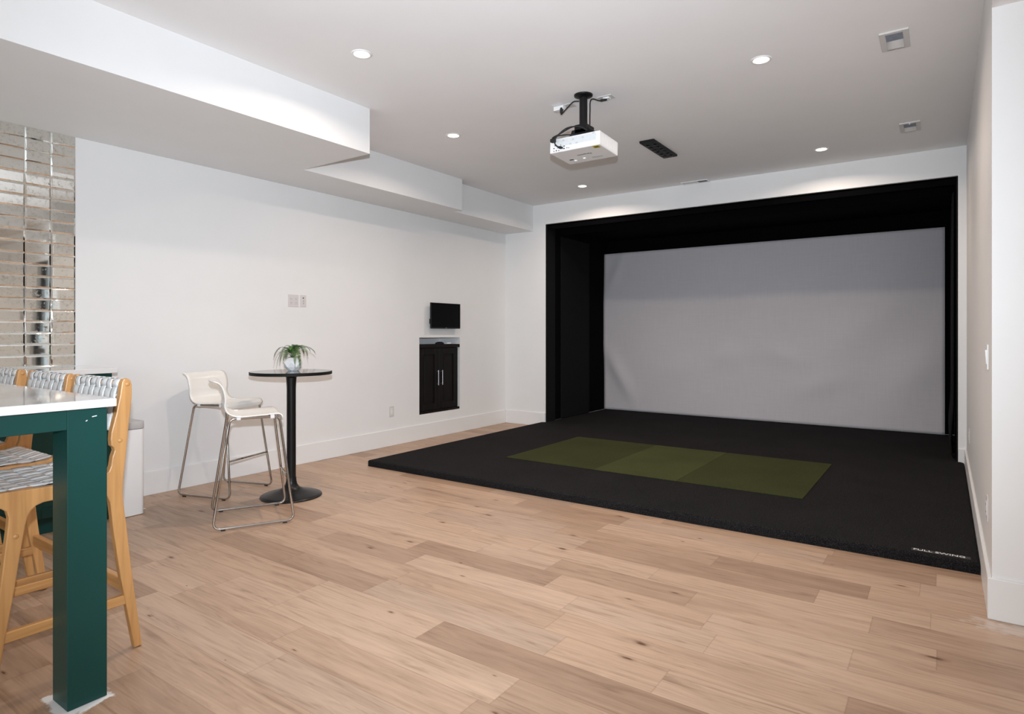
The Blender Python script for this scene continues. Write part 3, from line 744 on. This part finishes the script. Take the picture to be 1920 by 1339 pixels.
def woven(P, nu, nv, gap, amp, dens=4):
    """interlaced ribbons over the surface P(u,v)->(point, normal)"""
    mb = MB()
    for dirn, (na, nb) in ((0, (nu, nv)), (1, (nv, nu))):
        for i in range(na):
            a0, a1 = (i+gap)/na, (i+1-gap)/na
            V = []
            for j in range(nb*dens+1):
                bq = j/(nb*dens)
                ph = math.sin((bq*nb)*PI) * (1 if (i+int(min(bq*nb, nb-1e-6))) % 2 == dirn else -1)
                hgt = amp*min(1, 1.8*abs(math.sin(bq*nb*PI)))*(1 if (i+int(min(bq*nb, nb-1e-6))) % 2 == dirn else -1)
                row = []
                for f in (0, .33, .67, 1):
                    aq = a0+(a1-a0)*f
                    p, nn = P(aq, bq) if dirn == 0 else P(bq, aq)
                    crown = amp*.15*(1-(2*f-1)**2)
                    row.append(Vector(p)+Vector(nn)*(hgt+crown))
                V.append(row)
            mb.grid(V)
    return mb
def wood_stool():
    r = thing('woven_bar_stool', '', 'bar stool')
    for s in (1, -1):
        xo = s*(SWD/2-FT/2)
        f = MB().prism([(y-OYc, z) for y, z in OUT], 0, xo-FT/2, xo+FT/2, .004, 2).build('side_frame', 'oak', r)
        for (y, z) in ((1.163, 1.076), (1.135, .853), (.797, .560)):
            MB().lathe([(0, .0035), (.006, .003), (.009, 0), (.009, -.001)], 18).xf(Matrix.Translation((s*SWD/2, y-OYc, z)) @ Matrix.Rotation(s*PI/2, 4, 'Y')).build('bolt_cap', 'oak', f, smooth=True)
        mb = MB(); mb.prism([(.752-OYc, .190), (1.180-OYc, .190), (1.176-OYc, .228), (.765-OYc, .228)], 0, xo-.012, xo+.012, .003, 1)
        mb.build('side_stretcher', 'oak_y', r)
        for (y) in (.721, 1.205):
            MB().tube([(xo, y-OYc, .0), (xo, y-OYc, .004)], .011, 14).build('foot_pad', 'rubber', r)
    xi = SWD/2-FT
    MB().box((-xi, 1.155-OYc, .235), (xi, 1.180-OYc, .285), .004).build('rear_rail', 'oak_x', r)
    MB().box((-xi, .752-OYc, .290), (xi, .778-OYc, .330), .004).build('footrest', 'oak_x', r)
    for (y, z, rr) in ((.676, .706, .013), (1.085, .708, .013)):
        MB().tube([(-xi, y-OYc, z), (xi, y-OYc, z)], rr, 12).build('seat_rail', 'oak_x', r, smooth=True)
    for (y, z, rr) in ((1.158, 1.074, .015), (1.128, .905, .013)):
        MB().tube([(-xi, y-OYc, z), (xi, y-OYc, z)], rr, 12).build('back_rail', 'oak_x', r, smooth=True)
    # seat sling
    def seatP(u, v):
        x = -xi+.002 + u*2*(xi-.002); yy = .662 + v*(1.098-.662)
        sag = .016*math.sin(PI*u)*math.sin(PI*v); z = .724 - sag + (.010*max(0, (v-.85)/.15)**2)
        if v < .04: z -= .010*(1-v/.04)
        return (x, yy-OYc, z), (0, 0, 1)
    woven(seatP, 9, 7, .03, .0028).build('seat', 'leather', r, smooth=True, thick=.0022)
    # back sling: wraps over the top rail
    prof = spline([(1.112, .892), (1.118, .93), (1.130, 1.0), (1.140, 1.06), (1.148, 1.088), (1.162, 1.094), (1.174, 1.084), (1.168, 1.05), (1.152, 1.0), (1.142, .93)], 6)
    prof = [(q.x, q.y) for q in prof]
    def backP(u, v):
        k = v*(len(prof)-1); i = min(int(k), len(prof)-2); f = k-i
        y = prof[i][0]*(1-f)+prof[i+1][0]*f; z = prof[i][1]*(1-f)+prof[i+1][1]*f
        dy = prof[i+1][0]-prof[i][0]; dz = prof[i+1][1]-prof[i][1]; l = math.hypot(dy, dz) or 1
        return (-xi+.004+u*2*(xi-.004), y-OYc, z), (0, -dz/l, dy/l)
    woven(backP, 8, 6, .07, .0040).build('backrest', 'leather', r, smooth=True, thick=.002)
    return r
w0 = wood_stool(); w0.location = (-2.935, OYc, 0); w0['label'] = 'woven wooden stool nearest the green table post, rightmost of three'; w0['group'] = 'woven stools tucked under the green table'
dup(w0, (-3.470, OYc, 0), 0, 'woven wooden stool in the middle of the row at the green table', 'woven stools tucked under the green table')
dup(w0, (-4.075, OYc, 0), 0, 'woven wooden stool at the left end of the row, cut by the photo edge', 'woven stools tucked under the green table')

# ================================================================== TRASH CAN
t = thing('trash_can', 'slim white trash can with a grey lid against the left wall', 'trash can', (-4.88, 2.035, 0))
def rrect(w, d, r, n=6):
    o = []
    for cx, cy, a0 in ((w/2-r, d/2-r, 0), (-w/2+r, d/2-r, PI/2), (-w/2+r, -d/2+r, PI), (w/2-r, -d/2+r, 3*PI/2)):
        for k in range(n+1): o.append((cx+r*math.cos(a0+k*PI/2/n), cy+r*math.sin(a0+k*PI/2/n)))
    return o
MB().prism(rrect(.46, .172, .028), 2, .004, .606, .004, 2).build('body', 'bin', t, smooth=True, autos=40)
lid = MB().prism(rrect(.464, .176, .028), 2, .609, .660, .003, 2).build('lid', 'lid', t, smooth=True, autos=40); lid['label'] = 'grey lid'
mb = MB(); mb.box((.155, .080, .018), (.20, .112, .026), .003); mb.build('pedal', 'steel', t)

# ================================================================== BAR TABLE + FERN
BX, BYt = -4.215, 3.012
t = thing('bar_table', 'tall round black bar table on a trumpet base', 'table', (BX, BYt, 0))
MB().lathe([(0, .982), (.3045, .982), (.3045, .960), (0, .960)], 96).build('tabletop', simple('black_table_laminate', (.020, .019, .019), .05, noise=.05, scale=30), t)
MB().lathe([(.3046, .9818), (.3075, .9818), (.309, .980), (.309, .9595), (.3075, .958), (.3046, .958)], 96).build('edge_band', simple('matte_black_edging', (.0035, .0035, .0035), .6, spec=.2), t, smooth=True, autos=40)
MB().lathe([(.0, .9598), (.075, .9598), (.070, .950), (.050, .940), (.040, .934), (.036, .88), (.0345, .86), (.0345, .17), (.035, .14), (.0, .14)], 40).build('column', 'black_metal', t, smooth=True, autos=40)
MB().lathe([(0, .150), (.037, .150), (.039, .120), (.045, .095), (.060, .072), (.095, .052), (.155, .034), (.205, .020), (.230, .010), (.233, .004), (.230, 0), (0, 0)], 72).build('base', 'black_metal', t, smooth=True, autos=50)

FX, FY, FZ = -4.262, 3.062, .9825
t = thing('potted_fern', 'small green fern in a white faceted pot on the black bar table', 'plant', (FX, FY, FZ))
rings = [(.040, 0, 0), (.069, .030, PI/6), (.073, .068, 0), (.047, .105, PI/6)]
mb = MB(); V = []
for r_, z, off in rings: V += [(r_*math.cos(off+.25+k*PI/3), r_*math.sin(off+.25+k*PI/3), z) for k in range(6)]
F = [tuple(range(5, -1, -1)), tuple(range(18, 24))]
for q, (ra, rb) in enumerate(zip(rings, rings[1:])):
    for k in range(6):
        a0, a1, b0, b1 = q*6+k, q*6+(k+1) % 6, (q+1)*6+k, (q+1)*6+(k+1) % 6
        if rb[2] > ra[2]: F += [(a0, a1, b0), (a1, b1, b0)]
        else: F += [(a0, a1, b1), (a0, b1, b0)]
mb._add(V, F); mb.build('pot', 'pot', t)
MB().lathe([(0, .108), (.03, .109), (.042, .104), (.042, .100), (0, .100)], 20).build('soil', 'soil', t, smooth=True)
def frond(az, reach, rise, drop, length_n=15, wmax=.032, seed=0):
    rr = random.Random(seed)
    dx, dy = math.cos(az), math.sin(az)
    ctl = [(0.012*dx, .012*dy, .105), (reach*.28*dx, reach*.28*dy, .105+rise*.85), (reach*.62*dx, reach*.62*dy, .105+rise), (reach*.88*dx, reach*.88*dy, .105+rise-drop*.45), (reach*dx, reach*dy, .105+rise-drop)]
    pts = spline(ctl, 8)
    mb = MB(); mb.tube(pts, [.0016*(1-.7*i/(len(pts)-1)) for i in range(len(pts))], 5)
    side = Vector((-dy, dx, 0))
    total = len(pts)-1
    for k in range(length_n*2):
        f = .16+.84*k/(length_n*2-1); i = min(int(f*total), total-1); p = pts[i].lerp(pts[i+1], f*total-i)
        tg_ = (pts[i+1]-pts[i]).normalized()
        w = wmax*(math.sin(PI*min(1, .12+f*.95))**.6)*(1-.45*f) + .003
        for s in (1, -1):
            d_ = (side*s*.92 + tg_*.35 + Vector((0, 0, rr.uniform(-.12, .10)))).normalized()
            h = tg_*.0021
            q = [p-h, p+d_*w*.45-h*1.25+Vector((0,0,.0012)), p+d_*w, p+d_*w*.5+h*1.1+Vector((0,0,.0012)), p+h]
            mb._add(q, [(0,1,3,4), (1,2,3)])
    return mb
fr = [(2.55, .165, .085, .115), (2.9, .155, .06, .10), (3.6, .17, .08, .10), (4.35, .13, .055, .145), (5.0, .12, .06, .10), (5.75, .16, .065, .135), (.15, .16, .095, .10), (.55, .185, .085, .06), (1.2, .14, .09, .05), (1.9, .15, .09, .08), (3.95, .15, .045, .13), (6.1, .13, .05, .125), (5.4, .08, .09, .03), (4.0, .07, .095, .02), (.9, .09, .095, .02), (2.2, .08, .10, .02), (3.2, .165, .075, .145), (5.95, .175, .08, .165)]
for i, (az, re, ri, dr) in enumerate(fr):
    frond(az, re, ri, dr, seed=i).build('frond', 'leaf', t)

# ================================================================== WHITE BAR STOOLS (local +x is the front)
def shell_stool():
    r = thing('shell_bar_stool', '', 'bar stool')
    prof = spline([(.172, .690), (.172, .715), (.158, .735), (.125, .742), (.04, .737), (-.07, .732), (-.125, .736), (-.165, .757), (-.182, .795), (-.180, .84), (-.186, .885), (-.198, .925), (-.218, .953), (-.245, .966), (-.268, .968)], 6)
    P = []; n = len(prof)
    for i, q in enumerate(prof):
        f = i/(n-1); row = []
        hw = .208 - .008*math.exp(-((f-.55)/.12)**2)
        if f > .9: hw -= .03*((f-.9)/.1)**3
        if f < .08: hw -= .025*((.08-f)/.08)**2
        for j in range(17):
            s = -1+2*j/16
            dish = .012*(1-abs(s)**2.2)
            nx, nz = (0, -1) if q.x > -.10 else (-1, 0)
            k = min(1, max(0, (-.10-q.x)/.06)) if q.x < -.10 else 0
            row.append((q.x - dish*k*1.2, s*hw, q.y - dish*(1-k)*(1 if q.x < .145 else .4)))
        P.append(row)
    o = MB().grid(P).build('shell', 'offwhite_shell', r, smooth=True, thick=.008)
    R_ = .0085
    for s in (1, -1):
        yb, yt = s*.240, s*.185
        loop = [(-.262, yb, R_+.006), (.238, yb, R_+.006), (.150, yt, .716), (-.158, yt, .716)]
        MB().tube(rounded(loop, .045, True, 7), R_, 12, closed=True).build('sled_frame', 'chrome', r, smooth=True)
        for x in (-.20, .178):
            MB().box((x-.014, yb-.007, .0), (x+.014, yb+.007, .010), .002).build('glide', 'rubber', r)
        for x in (-.105, .105):
            MB().box((x-.014, yt-.012, .704), (x+.014, yt+.013, .734), .005).build('clip', 'white_plastic', r)
    def leg_at(z):
        f = (z-R_-.006)/(.716-R_-.006); return .238+(.150-.238)*f, .240+(.185-.240)*f
    fx, fy = leg_at(.292)
    MB().tube([(fx, -fy, .292), (fx, fy, .292)], .0075, 12).build('footrest', 'chrome', r, smooth=True)
    for x in (-.10, .10):
        MB().tube([(x, -.185, .712), (x, .185, .712)], .0075, 10).build('cross_bar', 'chrome', r, smooth=True)
    return r
s0 = shell_stool(); s0.location = (-3.945, 2.515, 0); s0.rotation_euler = (0, 0, math.radians(61.6)); s0['label'] = 'cream shell bar stool in front, nearest the viewer, beside the black bar table'; s0['group'] = 'cream shell bar stools'
dup(s0, (-4.765, 2.808, 0), math.radians(17.5), 'cream shell bar stool behind the other one, closest to the left wall', 'cream shell bar stools')

# ================================================================== LIGHT
def lamp(name, kind, loc, energy, col, **kw):
    d = bpy.data.lights.new(name, kind); d.energy = energy; d.color = col
    for k, v in kw.items(): setattr(d, k, v)
    o = bpy.data.objects.new(name, d); COL.objects.link(o); o.location = loc
    return o
def aim(o, d):
    o.rotation_euler = Vector(d).to_track_quat('-Z', 'Y').to_euler()
# speedlight on the camera
o = lamp('camera_flash', 'SPOT', (0, 0, 1.465), 745, (.80, .90, 1.0), shadow_soft_size=.02, spot_size=math.radians(109), spot_blend=1.0)
aim(o, (-.615, .80, .09))
for (x, y), _ in dl:  # the last two light the right hand zone from the added downlights
    lamp('downlight_beam', 'AREA', (x, y, (ZC if x < XR else ZH)-.0085), 16.0, (1, .82, .68), shape='DISK', size=.094, spread=math.radians(158))
for i, (a, b_) in enumerate(WX):
    o = lamp('window_daylight', 'AREA', ((a+b_)/2, YS+.03, sum(WZ)/2), 50, (.94, .99, 1.0), shape='RECTANGLE', size=b_-a, size_y=WZ[1]-WZ[0])
    o.rotation_euler = (PI/2, 0, 0)
w = bpy.data.worlds.new('daylight'); S.world = w; w.use_nodes = True
w.node_tree.nodes['Background'].inputs[0].default_value = (.75, .88, 1.0, 1); w.node_tree.nodes['Background'].inputs[1].default_value = .9

# ================================================================== CAMERA
cd = bpy.data.cameras.new('camera'); cam = bpy.data.objects.new('camera', cd); COL.objects.link(cam)
cam.location = (0, 0, 1.28); cam.rotation_euler = (PI/2, 0, .6083)
cd.sensor_width = 36; cd.lens = 36*1162.28/1920; cd.shift_y = -(669.5-625.08)/1920; cd.clip_start = .05
S.camera = cam
S.view_settings.view_transform = 'Standard'; S.view_settings.look = 'None'; S.view_settings.exposure = -.05; S.view_settings.gamma = 1
S.view_settings.use_curve_mapping = False
